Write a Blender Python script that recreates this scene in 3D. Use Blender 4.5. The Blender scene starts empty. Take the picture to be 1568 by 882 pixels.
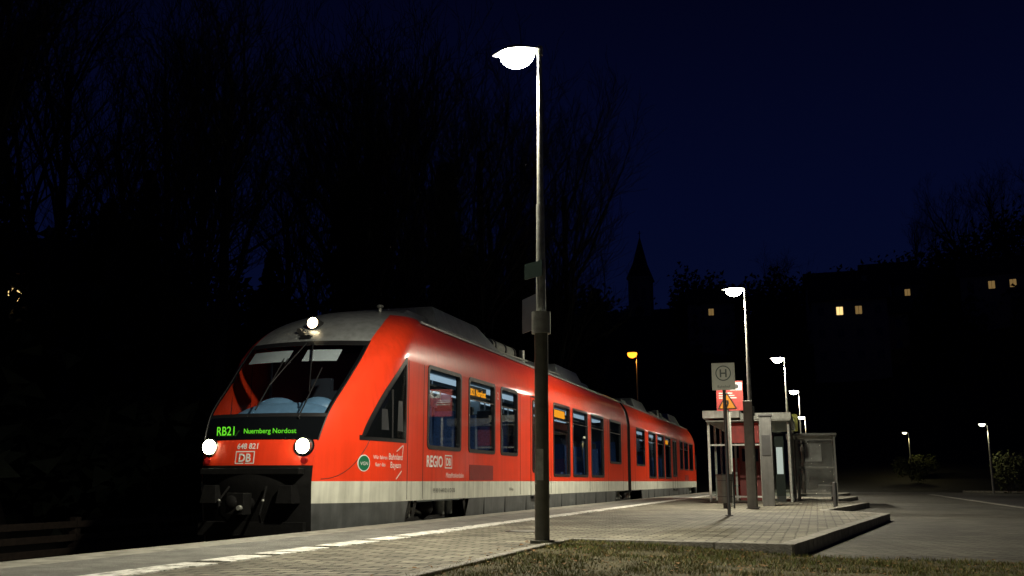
import bpy, math, random
import numpy as np
from mathutils import Vector, Matrix, noise
random.seed(7)
S=bpy.context.scene
S.view_settings.view_transform='Standard'
try: S.view_settings.look='None'
except Exception: pass
S.view_settings.exposure=0
# ---------------------------------------------------------------- materials
def nm(name):
    m=bpy.data.materials.new(name); m.use_nodes=True
    nt=m.node_tree; b=nt.nodes['Principled BSDF']; return m,nt,b
def mat(name,col,rough=.5,metal=0,coat=0,emit=None,es=0,var=.15,nscale=8,bump=0,bscale=60,spec=None,crough=.08,grime=0):
    m,nt,b=nm(name); N=nt.nodes; L=nt.links
    b.inputs['Roughness'].default_value=rough; b.inputs['Metallic'].default_value=metal
    b.inputs['Coat Weight'].default_value=coat; b.inputs['Coat Roughness'].default_value=crough
    if spec is not None: b.inputs['Specular IOR Level'].default_value=spec
    tc=N.new('ShaderNodeTexCoord')
    if var>0:
        n=N.new('ShaderNodeTexNoise'); n.inputs['Scale'].default_value=nscale; n.inputs['Detail'].default_value=6
        L.new(tc.outputs['Object'],n.inputs['Vector'])
        r=N.new('ShaderNodeValToRGB'); r.color_ramp.elements[0].position=.3; r.color_ramp.elements[1].position=.7
        c=col
        r.color_ramp.elements[0].color=(c[0]*(1-var),c[1]*(1-var),c[2]*(1-var),1)
        r.color_ramp.elements[1].color=(min(1,c[0]*(1+var)),min(1,c[1]*(1+var)),min(1,c[2]*(1+var)),1)
        L.new(n.outputs['Fac'],r.inputs['Fac']); last=r.outputs['Color']
        if grime>0:   # vertical run-off streaks
            mp=N.new('ShaderNodeMapping'); mp.inputs['Scale'].default_value=(7,7,.35); L.new(tc.outputs['Object'],mp.inputs['Vector'])
            g=N.new('ShaderNodeTexNoise'); g.inputs['Scale'].default_value=1.6; g.inputs['Detail'].default_value=8; L.new(mp.outputs[0],g.inputs['Vector'])
            gr=N.new('ShaderNodeValToRGB'); gr.color_ramp.elements[0].position=.42; gr.color_ramp.elements[1].position=.75
            gr.color_ramp.elements[0].color=(1,1,1,1); gr.color_ramp.elements[1].color=(1-grime,1-grime,1-grime,1); L.new(g.outputs['Fac'],gr.inputs[0])
            mx=N.new('ShaderNodeMix'); mx.data_type='RGBA'; mx.blend_type='MULTIPLY'; mx.inputs[0].default_value=1
            L.new(last,mx.inputs[6]); L.new(gr.outputs[0],mx.inputs[7]); last=mx.outputs[2]
        L.new(last,b.inputs['Base Color'])
    else: b.inputs['Base Color'].default_value=(*col,1)
    if bump>0:
        n2=N.new('ShaderNodeTexNoise'); n2.inputs['Scale'].default_value=bscale; n2.inputs['Detail'].default_value=4
        L.new(tc.outputs['Object'],n2.inputs['Vector'])
        bp=N.new('ShaderNodeBump'); bp.inputs['Strength'].default_value=bump; bp.inputs['Distance'].default_value=.02
        L.new(n2.outputs['Fac'],bp.inputs['Height']); L.new(bp.outputs['Normal'],b.inputs['Normal'])
        if coat>0: L.new(bp.outputs['Normal'],b.inputs['Coat Normal'])
    if emit: 
        b.inputs['Emission Color'].default_value=(*emit,1); b.inputs['Emission Strength'].default_value=es
    return m
def glass(name,tint=(.5,.55,.55),base=.04,rough=.02):
    # thin pane: Schlick reflectance from the facing angle, same from both sides
    m=bpy.data.materials.new(name); m.use_nodes=True; nt=m.node_tree; N=nt.nodes; L=nt.links
    N.clear(); o=N.new('ShaderNodeOutputMaterial'); mx=N.new('ShaderNodeMixShader')
    t=N.new('ShaderNodeBsdfTransparent'); t.inputs['Color'].default_value=(*tint,1)
    g=N.new('ShaderNodeBsdfGlossy'); g.inputs['Roughness'].default_value=rough; g.inputs['Color'].default_value=(.9,.95,1,1)
    f=N.new('ShaderNodeLayerWeight'); f.inputs['Blend'].default_value=.5
    p=N.new('ShaderNodeMath'); p.operation='POWER'; p.inputs[1].default_value=5.0
    a=N.new('ShaderNodeMath'); a.operation='MULTIPLY_ADD'; a.inputs[1].default_value=.85; a.inputs[2].default_value=base; a.use_clamp=True
    L.new(f.outputs['Facing'],p.inputs[0]); L.new(p.outputs[0],a.inputs[0]); L.new(a.outputs[0],mx.inputs[0]); L.new(t.outputs[0],mx.inputs[1]); L.new(g.outputs[0],mx.inputs[2]); L.new(mx.outputs[0],o.inputs[0])
    return m
def brickmat(name,c1,c2,mort,bw,rh,ms,rough=.8,rot=0,bump=.4):
    m,nt,b=nm(name); N=nt.nodes; L=nt.links
    tc=N.new('ShaderNodeTexCoord'); mp=N.new('ShaderNodeMapping'); mp.inputs['Rotation'].default_value=(0,0,rot)
    L.new(tc.outputs['Object'],mp.inputs['Vector'])
    wn=N.new('ShaderNodeTexNoise'); wn.inputs['Scale'].default_value=1.3; L.new(mp.outputs[0],wn.inputs['Vector'])
    wm=N.new('ShaderNodeVectorMath'); wm.operation='MULTIPLY_ADD'; wm.inputs[1].default_value=(.03,.03,0)
    L.new(wn.outputs['Color'],wm.inputs[0]); L.new(mp.outputs[0],wm.inputs[2])
    br=N.new('ShaderNodeTexBrick'); br.inputs['Scale'].default_value=1; br.inputs['Brick Width'].default_value=bw
    br.inputs['Row Height'].default_value=rh; br.inputs['Mortar Size'].default_value=ms; br.inputs['Mortar Smooth'].default_value=.3
    br.inputs['Color1'].default_value=(*c1,1); br.inputs['Color2'].default_value=(*c2,1); br.inputs['Mortar'].default_value=(*mort,1)
    L.new(wm.outputs[0],br.inputs['Vector'])
    n=N.new('ShaderNodeTexNoise'); n.inputs['Scale'].default_value=.9; n.inputs['Detail'].default_value=8; n.inputs['Roughness'].default_value=.65
    L.new(tc.outputs['Object'],n.inputs['Vector'])
    r=N.new('ShaderNodeValToRGB'); r.color_ramp.elements[0].position=.32; r.color_ramp.elements[1].position=.68
    r.color_ramp.elements[0].color=(.34,.32,.28,1); r.color_ramp.elements[1].color=(1.25,1.22,1.12,1)
    L.new(n.outputs['Fac'],r.inputs[0])
    mx=N.new('ShaderNodeMix'); mx.data_type='RGBA'; mx.blend_type='MULTIPLY'; mx.inputs[0].default_value=.9
    L.new(br.outputs['Color'],mx.inputs[6]); L.new(r.outputs[0],mx.inputs[7])
    L.new(mx.outputs[2],b.inputs['Base Color']); b.inputs['Roughness'].default_value=rough
    n3=N.new('ShaderNodeTexNoise'); n3.inputs['Scale'].default_value=90; L.new(tc.outputs['Object'],n3.inputs['Vector'])
    ad=N.new('ShaderNodeMath'); ad.operation='MULTIPLY_ADD'; ad.inputs[1].default_value=-1.0
    L.new(br.outputs['Fac'],ad.inputs[0]); L.new(n3.outputs['Fac'],ad.inputs[2])
    bp=N.new('ShaderNodeBump'); bp.inputs['Strength'].default_value=bump; bp.inputs['Distance'].default_value=.012
    L.new(ad.outputs[0],bp.inputs['Height']); L.new(bp.outputs[0],b.inputs['Normal'])
    return m
def groundmat(name,c1,c2,scale=2,bs=80,bump=.6,rough=.9,dist=.02):
    m,nt,b=nm(name); N=nt.nodes; L=nt.links
    tc=N.new('ShaderNodeTexCoord'); n=N.new('ShaderNodeTexNoise'); n.inputs['Scale'].default_value=scale; n.inputs['Detail'].default_value=10; n.inputs['Roughness'].default_value=.7
    L.new(tc.outputs['Object'],n.inputs['Vector'])
    r=N.new('ShaderNodeValToRGB'); r.color_ramp.elements[0].position=.35; r.color_ramp.elements[1].position=.68
    r.color_ramp.elements[0].color=(*c1,1); r.color_ramp.elements[1].color=(*c2,1)
    L.new(n.outputs['Fac'],r.inputs[0]); 
    n2=N.new('ShaderNodeTexNoise'); n2.inputs['Scale'].default_value=bs; n2.inputs['Detail'].default_value=5; L.new(tc.outputs['Object'],n2.inputs['Vector'])
    mx=N.new('ShaderNodeMix'); mx.data_type='RGBA'; mx.blend_type='OVERLAY'; mx.inputs[0].default_value=.6
    L.new(r.outputs[0],mx.inputs[6]); L.new(n2.outputs['Fac'],mx.inputs[7]); L.new(mx.outputs[2],b.inputs['Base Color'])
    bp=N.new('ShaderNodeBump'); bp.inputs['Strength'].default_value=bump; bp.inputs['Distance'].default_value=dist
    L.new(n2.outputs['Fac'],bp.inputs['Height']); L.new(bp.outputs[0],b.inputs['Normal']); b.inputs['Roughness'].default_value=rough
    return m
def emis(name,col,s,sample=False):
    m=bpy.data.materials.new(name); m.use_nodes=True; nt=m.node_tree; nt.nodes.clear()
    o=nt.nodes.new('ShaderNodeOutputMaterial'); e=nt.nodes.new('ShaderNodeEmission'); e.inputs[0].default_value=(*col,1); e.inputs[1].default_value=s
    nt.links.new(e.outputs[0],o.inputs[0])
    if not sample:
        try: m.cycles.emission_sampling='NONE'
        except Exception: pass
    return m

RED=mat('train_red_paint',(.84,.050,.013),.30,0,.8,var=.07,nscale=1.5,bump=.12,bscale=1.3,crough=.10,grime=.15)
WHT=mat('train_light_stripe',(.62,.63,.54),.4,0,.3,var=.10,nscale=4,grime=.35)
GRY=mat('train_skirt_grey',(.075,.08,.08),.5,var=.35,nscale=3,grime=.4)
ROOF=mat('train_roof_grey',(.20,.215,.22),.38,0,.2,var=.15,nscale=2.5,bump=.05,bscale=8,grime=.35)
BLK=mat('black_rubber',(.010,.010,.011),.4,var=.1)
BLKG=mat('black_gloss',(.004,.005,.006),.08,0,.3,var=0)
UND=mat('underframe_dark',(.009,.008,.007),.75,.0,var=.4,nscale=12,bump=.3,spec=.2)
FBLK=mat('front_apron_black',(.004,.004,.004),.8,.0,var=.4,nscale=12,bump=.2,spec=.15)
GLS=glass('window_glass',(.62,.68,.70),.03)
WSG=glass('windscreen_glass',(.80,.86,.90),.03)
INT=mat('interior_panel',(.30,.36,.40),.5,var=.1)
SEAT=mat('seat_fabric',(.03,.07,.20),.9,var=.4,nscale=30)
YPOL=mat('handrail_metal',(.5,.5,.52),.35,.6,var=0)
WLET=mat('white_lettering',(.75,.75,.72),.5,var=0)
GRNL=emis('led_green',(.16,.85,.03),.9)
ORL=emis('led_orange',(1,.36,.02),1.8)
HEAD=emis('headlight_lens',(.95,1,.62),40)
HEADR=mat('headlight_bezel',(.4,.42,.4),.2,.8,var=0)
TOPL=emis('top_light_lens',(1,.78,.45),20)
LAMPE=emis('lamp_bowl',(1,.97,.80),60)
ORE=emis('sodium_bowl',(1,.24,.015),4.2)
METAL=mat('galvanised_steel',(.30,.31,.28),.45,.4,var=.25,nscale=14,bump=.1)
POLE=mat('painted_pole',(.11,.11,.09),.5,.1,var=.25,nscale=10,bump=.12,grime=.3)
DARKM=mat('dark_housing',(.05,.05,.05),.5,.3,var=.1)
CONC=mat('concrete',(.24,.235,.20),.85,var=.35,nscale=6,bump=.4)
KERB=mat('granite_kerb',(.22,.21,.18),.8,var=.35,nscale=9,bump=.5)
PAV=brickmat('platform_pavers',(.31,.30,.25),(.15,.145,.12),(.022,.022,.016),.24,.12,.012,bump=1.0)
PAV2=brickmat('bus_bay_pavers',(.12,.115,.10),(.065,.065,.055),(.015,.015,.013),.26,.13,.012,rot=.6,bump=1.0)
ASPH=groundmat('asphalt',(.022,.022,.021),(.055,.052,.046),.5,130,.6)
ASPHP=groundmat('platform_asphalt',(.13,.13,.12),(.28,.28,.25),2.5,110,1.0)
BALL=groundmat('forest_ground',(.010,.010,.006),(.022,.02,.012),.6,14,.9,dist=.08)
BALST=groundmat('ballast',(.03,.025,.02),(.075,.062,.05),3,35,1,dist=.06)
SOIL=groundmat('grass_soil',(.035,.033,.010),(.085,.068,.022),5,60,1)
RUST=mat('rail_steel',(.12,.06,.035),.5,.6,var=.3)
WOOD=mat('weathered_timber',(.03,.02,.014),.85,var=.4,nscale=12,bump=.4)
BARK=mat('bark',(.018,.015,.012),.9,var=.3,nscale=10)
NEED=mat('conifer_needles',(.010,.016,.008),.9,var=.3)
LEAF=mat('bush_leaves',(.05,.06,.014),.8,var=.4)
# ---------------------------------------------------------------- mesh builder
class MB:
    def __init__(s): s.v=[]; s.f=[]; s.m=[]; s.sm=[]
    def add(s,vs,fs,mi=0,sm=False):
        o=len(s.v); s.v+= [tuple(v) for v in vs]
        for f in fs: s.f.append(tuple(i+o for i in f)); s.m.append(mi); s.sm.append(sm)
    def box(s,x0,x1,y0,y1,z0,z1,mi=0):
        s.add([(x0,y0,z0),(x1,y0,z0),(x1,y1,z0),(x0,y1,z0),(x0,y0,z1),(x1,y0,z1),(x1,y1,z1),(x0,y1,z1)],
              [(0,3,2,1),(4,5,6,7),(0,1,5,4),(1,2,6,5),(2,3,7,6),(3,0,4,7)],mi)
    def taper(s,x0,x1,y0,y1,z0,z1,ix,iy,mi=0,iy2=None):
        iy2=iy if iy2 is None else iy2
        s.add([(x0,y0,z0),(x1,y0,z0),(x1,y1,z0),(x0,y1,z0),(x0+ix,y0+iy,z1),(x1-ix,y0+iy,z1),(x1-ix,y1-iy2,z1),(x0+ix,y1-iy2,z1)],
              [(0,3,2,1),(4,5,6,7),(0,1,5,4),(1,2,6,5),(2,3,7,6),(3,0,4,7)],mi)
    def cyl(s,p0,p1,r0,r1=None,n=16,mi=0,cap=True):
        r1=r0 if r1 is None else r1
        p0=Vector(p0); p1=Vector(p1); d=(p1-p0).normalized()
        a=d.orthogonal().normalized(); b=d.cross(a)
        vs=[]
        for p,r in((p0,r0),(p1,r1)):
            for i in range(n):
                t=2*math.pi*i/n; vs.append(p+a*math.cos(t)*r+b*math.sin(t)*r)
        s.add(vs,[(i,(i+1)%n,n+(i+1)%n,n+i) for i in range(n)],mi,True)
        if cap:
            s.add(vs[:n],[tuple(range(n))[::-1]],mi); s.add(vs[n:],[tuple(range(n))],mi)
    def ell(s,c,rx,ry,rz,mi=0,nu=20,nv=12,v0=-1.0,v1=1.0):
        vs=[];fs=[]
        for j in range(nv+1):
            ph=math.pi/2*(v0+(v1-v0)*j/nv)
            for i in range(nu):
                t=2*math.pi*i/nu
                vs.append((c[0]+rx*math.cos(ph)*math.cos(t),c[1]+ry*math.cos(ph)*math.sin(t),c[2]+rz*math.sin(ph)))
        for j in range(nv):
            for i in range(nu): fs.append((j*nu+i,j*nu+(i+1)%nu,(j+1)*nu+(i+1)%nu,(j+1)*nu+i))
        s.add(vs,fs,mi,True)
    def grid(s,rows,mi=0,sm=True,closed=False,mif=None):
        n=len(rows[0]); vs=[p for r in rows for p in r]; o=len(s.v); s.v+=[tuple(v) for v in vs]
        for j in range(len(rows)-1):
            for i in range(n-1):
                m=mif(j,i) if mif else mi
                if m is None: continue
                s.f.append((o+j*n+i,o+j*n+i+1,o+(j+1)*n+i+1,o+(j+1)*n+i)); s.m.append(m); s.sm.append(sm)
    def obj(s,name,mats,parent=None,loc=None,bevel=0,rotz=0):
        me=bpy.data.meshes.new(name); me.from_pydata(s.v,[],s.f)
        for m in mats: me.materials.append(m)
        me.polygons.foreach_set('material_index',s.m); me.polygons.foreach_set('use_smooth',s.sm); me.update()
        o=bpy.data.objects.new(name,me); S.collection.objects.link(o)
        if parent: o.parent=parent
        if loc: o.location=loc
        if rotz: o.rotation_euler=(0,0,rotz)
        if bevel:
            b=o.modifiers.new('bevel','BEVEL'); b.width=bevel; b.segments=2; b.limit_method='ANGLE'
        return o
def empty(name,loc=(0,0,0),rotz=0):
    e=bpy.data.objects.new(name,None); e.location=loc; e.rotation_euler=(0,0,rotz); S.collection.objects.link(e); return e
def text2d(st,size,align='CENTER',bold=0):
    cu=bpy.data.curves.new('t','FONT'); cu.body=st; cu.size=size; cu.align_x=align; cu.offset=bold
    cu.resolution_u=3
    o=bpy.data.objects.new('t',cu); S.collection.objects.link(o)
    me=bpy.data.meshes.new_from_object(o)
    vs=[(v.co.x,v.co.y) for v in me.vertices]; fs=[tuple(p.vertices) for p in me.polygons]
    bpy.data.objects.remove(o); bpy.data.meshes.remove(me); return vs,fs
def addtext(mb,st,size,fn,mi=0,align='CENTER',bold=0):
    vs,fs=text2d(st,size,align,bold); mb.add([fn(a,b) for a,b in vs],fs,mi)
def herm(xs,ys):
    xs=list(xs);ys=list(ys);n=len(xs);m=[]
    sl=[(ys[i+1]-ys[i])/(xs[i+1]-xs[i]) for i in range(n-1)]
    for i in range(n):
        if i==0:m.append(sl[0])
        elif i==n-1:m.append(sl[-1])
        else: m.append(0 if sl[i-1]*sl[i]<=0 else 2*sl[i-1]*sl[i]/(sl[i-1]+sl[i]))
    def f(x):
        if x<=xs[0]:return ys[0]
        if x>=xs[-1]:return ys[-1]
        i=max(j for j in range(n-1) if xs[j]<=x); h=xs[i+1]-xs[i]; t=(x-xs[i])/h
        return (2*t**3-3*t*t+1)*ys[i]+(t**3-2*t*t+t)*h*m[i]+(-2*t**3+3*t*t)*ys[i+1]+(t**3-t*t)*h*m[i+1]
    return f
# ================================================================ TRAIN
train=empty('passenger_train',(-7.275,0,-.68))
Z=[.35,.98,1.27,1.5,1.72,2.14,2.7,3.1,3.37,3.6,3.77,3.9,4.0,4.06,4.1]
yf=herm(Z,[12.08,11.98,11.95,11.96,11.99,12.16,12.70,13.10,13.38,13.72,14.05,14.38,14.64,14.80,14.9])
wf=herm(Z,[.80,.83,.84,.85,.87,.92,.96,.985,.98,.96,.90,.82,.68,.5,.3])
bf=herm(Z,[.16,.18,.2,.2,.2,.2,.2,.22,.25,.3,.33,.33,.25,.12,0.0])
Wf=herm(Z,[1.34,1.375,1.375,1.375,1.375,1.375,1.375,1.37,1.335,1.27,1.18,1.06,.9,.72,.36])
def yend(z): return max(13.9,min(15.0,yf(z)+.8))
def sx(y,z):
    a=yf(z); e=yend(z); t=min(1,max(0,(y-a)/max(.01,e-a))); return wf(z)+(Wf(z)-wf(z))*(1-(1-t)**3)
def fy(x,z):
    w=wf(z); return yf(z)-bf(z)*(1-min(1,(abs(x)/w))**2)
def zrows(a,b,extra=(),step=.045):
    r=set([round(a,4),round(b,4)]); n=int((b-a)/step)
    for i in range(n+1): r.add(round(a+(b-a)*i/n,4))
    r=[z for z in r if all(abs(z-e)>.012 for e in extra)]+[e for e in extra if a<=e<=b]
    return sorted(set(r))
mats=[BLK,RED,BLKG,WSG,ROOF,FBLK]
mb=MB(); zr=zrows(.35,4.1,(1.48,1.82,2.14,2.19,3.26,3.34,4.1))
NX=40
def frm(z,i):
    u=abs((i+.5)/NX*2-1)
    if z<1.48: return 5
    if z<1.82: return 1
    if z<2.14: return 2
    if z<2.19: return 0
    if z<3.26: return 3 if u<.94 else 2
    if z<3.34: return 0
    return 4
rows=[[( (i/NX*2-1)*wf(z), fy((i/NX*2-1)*wf(z),z), z) for i in range(NX+1)] for z in zr]
mb.grid(rows,mif=lambda j,i:frm((zr[j]+zr[j+1])/2,i))
mb.obj('front_mask',mats,train)
mb=MB()
for sg in (1,-1):
    zr=zrows(.35,3.1,(.98,1.27)); rows=[]
    for z in zr:
        a=yf(z); rows.append([(sg*sx(a+(13.9-a)*(i/26)**1.4,z),a+(13.9-a)*(i/26)**1.4,z) for i in range(27)])
    mb.grid(rows,mif=lambda j,i:2 if (zr[j]+zr[j+1])/2<.98 else 1 if (zr[j]+zr[j+1])/2<1.27 else 0)
    zr2=zrows(3.1,4.1,(3.88,)); rows=[]
    for z in zr2:
        a=yf(z); rows.append([(sg*sx(a+(15.0-a)*(i/26)**1.4,z),a+(15.0-a)*(i/26)**1.4,z) for i in range(27)])
    mb.grid(rows,mif=lambda j,i:0 if (zr2[j]+zr2[j+1])/2<3.94 else 3)
mb.obj('nose_sides',[RED,WHT,GRY,ROOF],train)
mb=MB()
for sg in (1,-1):
    pts=[(sg*(wf(z)+.002),yf(z)-.004,z) for z in zrows(1.82,3.34)]
    for a,b in zip(pts,pts[1:]): mb.cyl(a,b,.011,n=6,mi=0,cap=False)
    pts=[(sg*(sx(y,1.30+.55*((y-12.05)/.75)**2)+.001),y,1.30+.55*((y-12.05)/.75)**2) for y in np.linspace(12.05,12.80,16)]
    for a,b in zip(pts,pts[1:]): mb.cyl(a,b,.005,n=5,mi=0,cap=False)
mb.obj('mask_seal',[BLK],train)
mb=MB()
TY0=12.68; TY1=13.82
def tripatch(grow,off,mi):
    for sg in(1,-1):
        rows=[]
        n=28
        for i in range(n+1):
            y=TY0-.04-grow*1.3+(TY1+.02+grow-TY0+.04+grow*1.3)*i/n
            t=max(0,min(1.05,(y-TY0+grow)/(TY1-TY0)))
            top=1.87+1.2*(t**.78)+grow; bot=1.87-grow
            top=max(top,bot+.005)
            rows.append([(sg*(sx(y,bot+(top-bot)*j/10)+off),y,bot+(top-bot)*j/10) for j in range(11)])
        mb.grid(rows,mi)
tripatch(.035,.004,0); tripatch(-.02,.009,1)
for sg in (1,-1):
    y=13.36
    mb.cyl((sg*(sx(y,1.9)+.01),y,1.88),(sg*(sx(y,2.5)+.01),y,2.6),.016,n=6,mi=0)
    for (z0,z1,yy_) in((2.0,2.45,13.52),(2.0,2.3,13.05)):
        mb.add([(sg*(sx(yy_+a,z)+.012),yy_+a,z) for a,z in((0,z0),(.2,z0),(.16,z1),(.02,z1))],[(0,1,2,3)],2)
mb.obj('cab_side_window',[BLK,BLKG,mat('cab_seat_behind_glass',(.012,.014,.018),.5)],train)

J=32.42
wins=[(14.75,16.25,1.82,3.08),(16.72,18.18,1.82,3.08),(18.62,19.72,1.82,3.08),
      (22.75,24.35,1.42,3.08),(24.72,26.4,1.42,3.08),(26.9,28.55,1.42,3.08),(29.5,31.25,1.84,3.08)]
doorw=[(20.92,21.42,1.5,3.0),(21.58,22.08,1.5,3.0)]
holes=wins+doorw
def wall(mb,x,y0,y1,z0,z1,zb,mfun):
    ys=sorted(set([y0,y1]+[h[0] for h in holes]+[h[1] for h in holes])); zs=sorted(set([z0,z1]+[h[2] for h in holes]+[h[3] for h in holes]+zb))
    for a,b in zip(ys,ys[1:]):
        for c,d in zip(zs,zs[1:]):
            cy=(a+b)/2; cz=(c+d)/2
            if any(h[0]<cy<h[1] and h[2]<cz<h[3] for h in holes): continue
            mb.add([(x,a,c),(x,b,c),(x,b,d),(x,a,d)],[(0,1,2,3)],mfun(cy,cz))
def ring(mb,x,y0,y1,z0,z1,w,r,mi,th=.012,sg=1):
    def rr(ya,yb,za,zb,r):
        p=[]
        for cx,cz,a0 in((yb-r,zb-r,0),(ya+r,zb-r,90),(ya+r,za+r,180),(yb-r,za+r,270)):
            for k in range(6):
                a=math.radians(a0+18*k); p.append((cx+r*math.cos(a),cz+r*math.sin(a)))
        return p
    o=rr(y0-w,y1+w,z0-w,z1+w,r+w*.5); i=rr(y0+w*.4,y1-w*.4,z0+w*.4,z1-w*.4,r); n=len(o)
    vs=[(x+sg*th,*p) for p in o]+[(x+sg*th,*p) for p in i]+[(x-sg*.002,*p) for p in o]+[(x-sg*.06,*p) for p in i]
    fs=[]
    for k in range(n):
        l=(k+1)%n; fs+= [(k,l,n+l,n+k),(2*n+k,2*n+l,l,k),(n+k,n+l,3*n+l,3*n+k)]
    mb.add(vs,fs,mi)
carobjs=[]
mb=MB(); mw=MB(); mg=MB()
for sg in(1,-1):
    X=sg*1.375
    wall(mb,X,13.9,J,.98,3.1,[1.27],lambda y,z:1 if z<1.27 else 0)
    wall(mb,sg*1.29,14.35,J,.98,3.25,[],lambda y,z:3)
    for h in holes:
        ring(mw,X,*h,.045,.07,0,sg=sg)
        mg.add([(sg*1.355,h[0],h[2]),(sg*1.355,h[1],h[2]),(sg*1.355,h[1],h[3]),(sg*1.355,h[0],h[3])],[(0,1,2,3)],0)
        y0,y1,z0,z1=h
        a,b=sg*1.372,sg*1.29
        mb.add([(a,y0,z0),(b,y0,z0),(b,y1,z0),(a,y1,z0)],[(0,1,2,3)],4); mb.add([(a,y0,z1),(b,y0,z1),(b,y1,z1),(a,y1,z1)],[(0,1,2,3)],4)
        mb.add([(a,y0,z0),(b,y0,z0),(b,y0,z1),(a,y0,z1)],[(0,1,2,3)],4); mb.add([(a,y1,z0),(b,y1,z0),(b,y1,z1),(a,y1,z1)],[(0,1,2,3)],4)
    for h in wins[1:]:
        mw.box(min(X-.02*sg,X-.004*sg),max(X-.02*sg,X-.004*sg),h[0]+.03,h[1]-.03,2.72,2.745,0)
    for y in(20.76,21.5,22.22):
        mw.box(min(X-.002,X+.006*sg),max(X+.002,X+.006*sg),y-.012,y+.012,.92,3.12,0)
    mw.box(min(X,X+.01*sg),max(X,X+.01*sg),20.76,22.22,3.09,3.12,0)
    mw.box(min(X,X+.05*sg),max(X,X+.05*sg),20.8,22.2,.90,.96,0)
    for y in(13.93,14.55,19.95,22.5,26.66,29.2,31.6):
        mw.box(min(X-.002,X+.0025*sg),max(X-.002,X+.0025*sg) if sg>0 else X+.002,y-.007,y+.007,1.0,3.1,0)
    for (ya,yb,la,lb) in((13.9,14.0,0,-.28),(16.75,22.0,.3,0),(22.03,26.0,0,0),(26.03,30.4,0,-.3),):
        mb.add([(sg*1.345,ya+la*-1 if la else ya,.35),(sg*1.345,yb+lb,.35),(sg*1.372,yb,.98),(sg*1.372,ya,.98)],[(0,1,2,3)],2)
    for y in (17.6,18.9,20.4,23.5,25,27.4,28.8):
        mw.box(min(sg*1.36,sg*1.376),max(sg*1.36,sg*1.376),y-.006,y+.006,.4,.98,0)
    mb.box(min(X,X+.006*sg),max(X,X+.006*sg),16.75,18.1,1.29,1.56,5)
carobjs.append(mb.obj('side_walls',[RED,WHT,GRY,INT,BLK,mat('flap_dark_red',(.2,.012,.01),.4)],train))
carobjs.append(mw.obj('window_frames',[BLK],train)); carobjs.append(mg.obj('window_panes',[GLS],train))
mb=MB(); zz=[3.1,3.2,3.3,3.37,3.45,3.52,3.6,3.68,3.77,3.84,3.9,3.95,4.0,4.03,4.06,4.08,4.1]
prof=[(Wf(z),z) for z in zz]; prof=prof+[(0,4.115)]+[(-a,b) for a,b in prof[::-1]]
ysr=[15.0+(J-15.0)*i/12 for i in range(13)]
mb.grid([[ (a,y,b) for a,b in prof] for y in ysr],mif=lambda j,i:0 if (prof[i][1]+prof[i+1][1])/2<3.83 else 1)
for sg in(1,-1): mb.box(min(sg*1.14,sg*1.17),max(sg*1.14,sg*1.17),14.9,J,3.835,3.865,1)
mb.add([(a,J,b) for a,b in prof]+[(-1.375,J,.9),(1.375,J,.9)],[tuple(range(len(prof)+2))],2)
carobjs.append(mb.obj('roof_shell',[RED,ROOF,BLK],train))
mb=MB()
mb.taper(-.8,.8,14.9,16.4,4.0,4.17,.1,.5,0,.05)
mb.taper(-.95,.95,16.2,19.9,3.98,4.40,.2,.2,0,1.0)
mb.taper(-.85,.85,25.4,28.4,3.98,4.40,.18,.25,0)
mb.taper(-.7,.7,28.9,30.0,4.0,4.22,.1,.1,0)
mb.taper(-.8,.8,22.6,24.6,4.0,4.18,.1,.1,1)
for i in range(5): mb.box(-.55,.55,16.6+i*.45,16.8+i*.45,4.39,4.42,1)
carobjs.append(mb.obj('roof_fairings',[ROOF,DARKM],train,bevel=.05))
mb=MB()
mb.cyl((.55,20.2,4.2),(.55,21.9,4.2),.15,n=20,mi=0); mb.cyl((.1,20.3,4.16),(.1,21.9,4.16),.18,n=20,mi=0)
for y in(20.35,21.1,21.8): mb.cyl((.55,y-.04,4.2),(.55,y+.04,4.2),.17,n=20,mi=1)
mb.cyl((.75,22.2,4.0),(.75,22.2,4.32),.07,n=12,mi=0)
mb.cyl((.5,24.9,4.0),(.5,24.9,4.28),.1,n=12,mi=1)
mb.cyl((.55,14.6,3.95),(.55,14.6,4.10),.03,n=10,mi=0); mb.ell((.55,14.6,4.10),.06,.06,.035,0)
for y in(19.9,23.0): 
    mb.cyl((.9,y,4.0),(.9,y+2.2,4.05),.025,n=8,mi=0)
carobjs.append(mb.obj('roof_exhaust_pipes',[METAL,DARKM],train))
mb=MB()
mb.box(-1.28,1.28,14.4,J-.05,.95,1.05,0); mb.box(-1.25,1.25,14.4,J-.05,3.2,3.24,0)
for y in (14.38,20.5,22.5):
    mb.box(-1.27,-.4,y,y+.05,1.05,3.2,0); mb.box(.4,1.27,y,y+.05,1.05,3.2 if y<15 else 2.6,3)
ys=[15.3,16.5,17.6,18.7,19.6,23.3,24.5,25.6,26.6,27.6,28.6,30.2,31.3]
for y in ys:
    zb=1.35 if y<20 or y>29 else 1.05
    for sx0 in(-1.22,.28):
        for k in(0,1):
            x0=sx0+k*.48
            mb.taper(x0,x0+.44,y,y+.12,zb+.4,zb+1.15,.03,.01,1); mb.box(x0,x0+.44,y-.4,y,zb+.32,zb+.45,1)
            mb.box(x0+.05,x0+.4,y-.3,y+.06,zb-.3,zb+.32,0)
            mb.box(x0+.08,x0+.36,y+.01,y+.1,zb+1.15,zb+1.3,4)
for y in ys[::2]+[20.8,22.2]:
    for x in(-.3,.3): mb.cyl((x,y,1.05),(x,y,3.2),.018,n=8,mi=2)
for x in(-.95,.95): 
    mb.box(x-.16,x+.16,14.6,J-.3,2.86,2.89,5)
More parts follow.
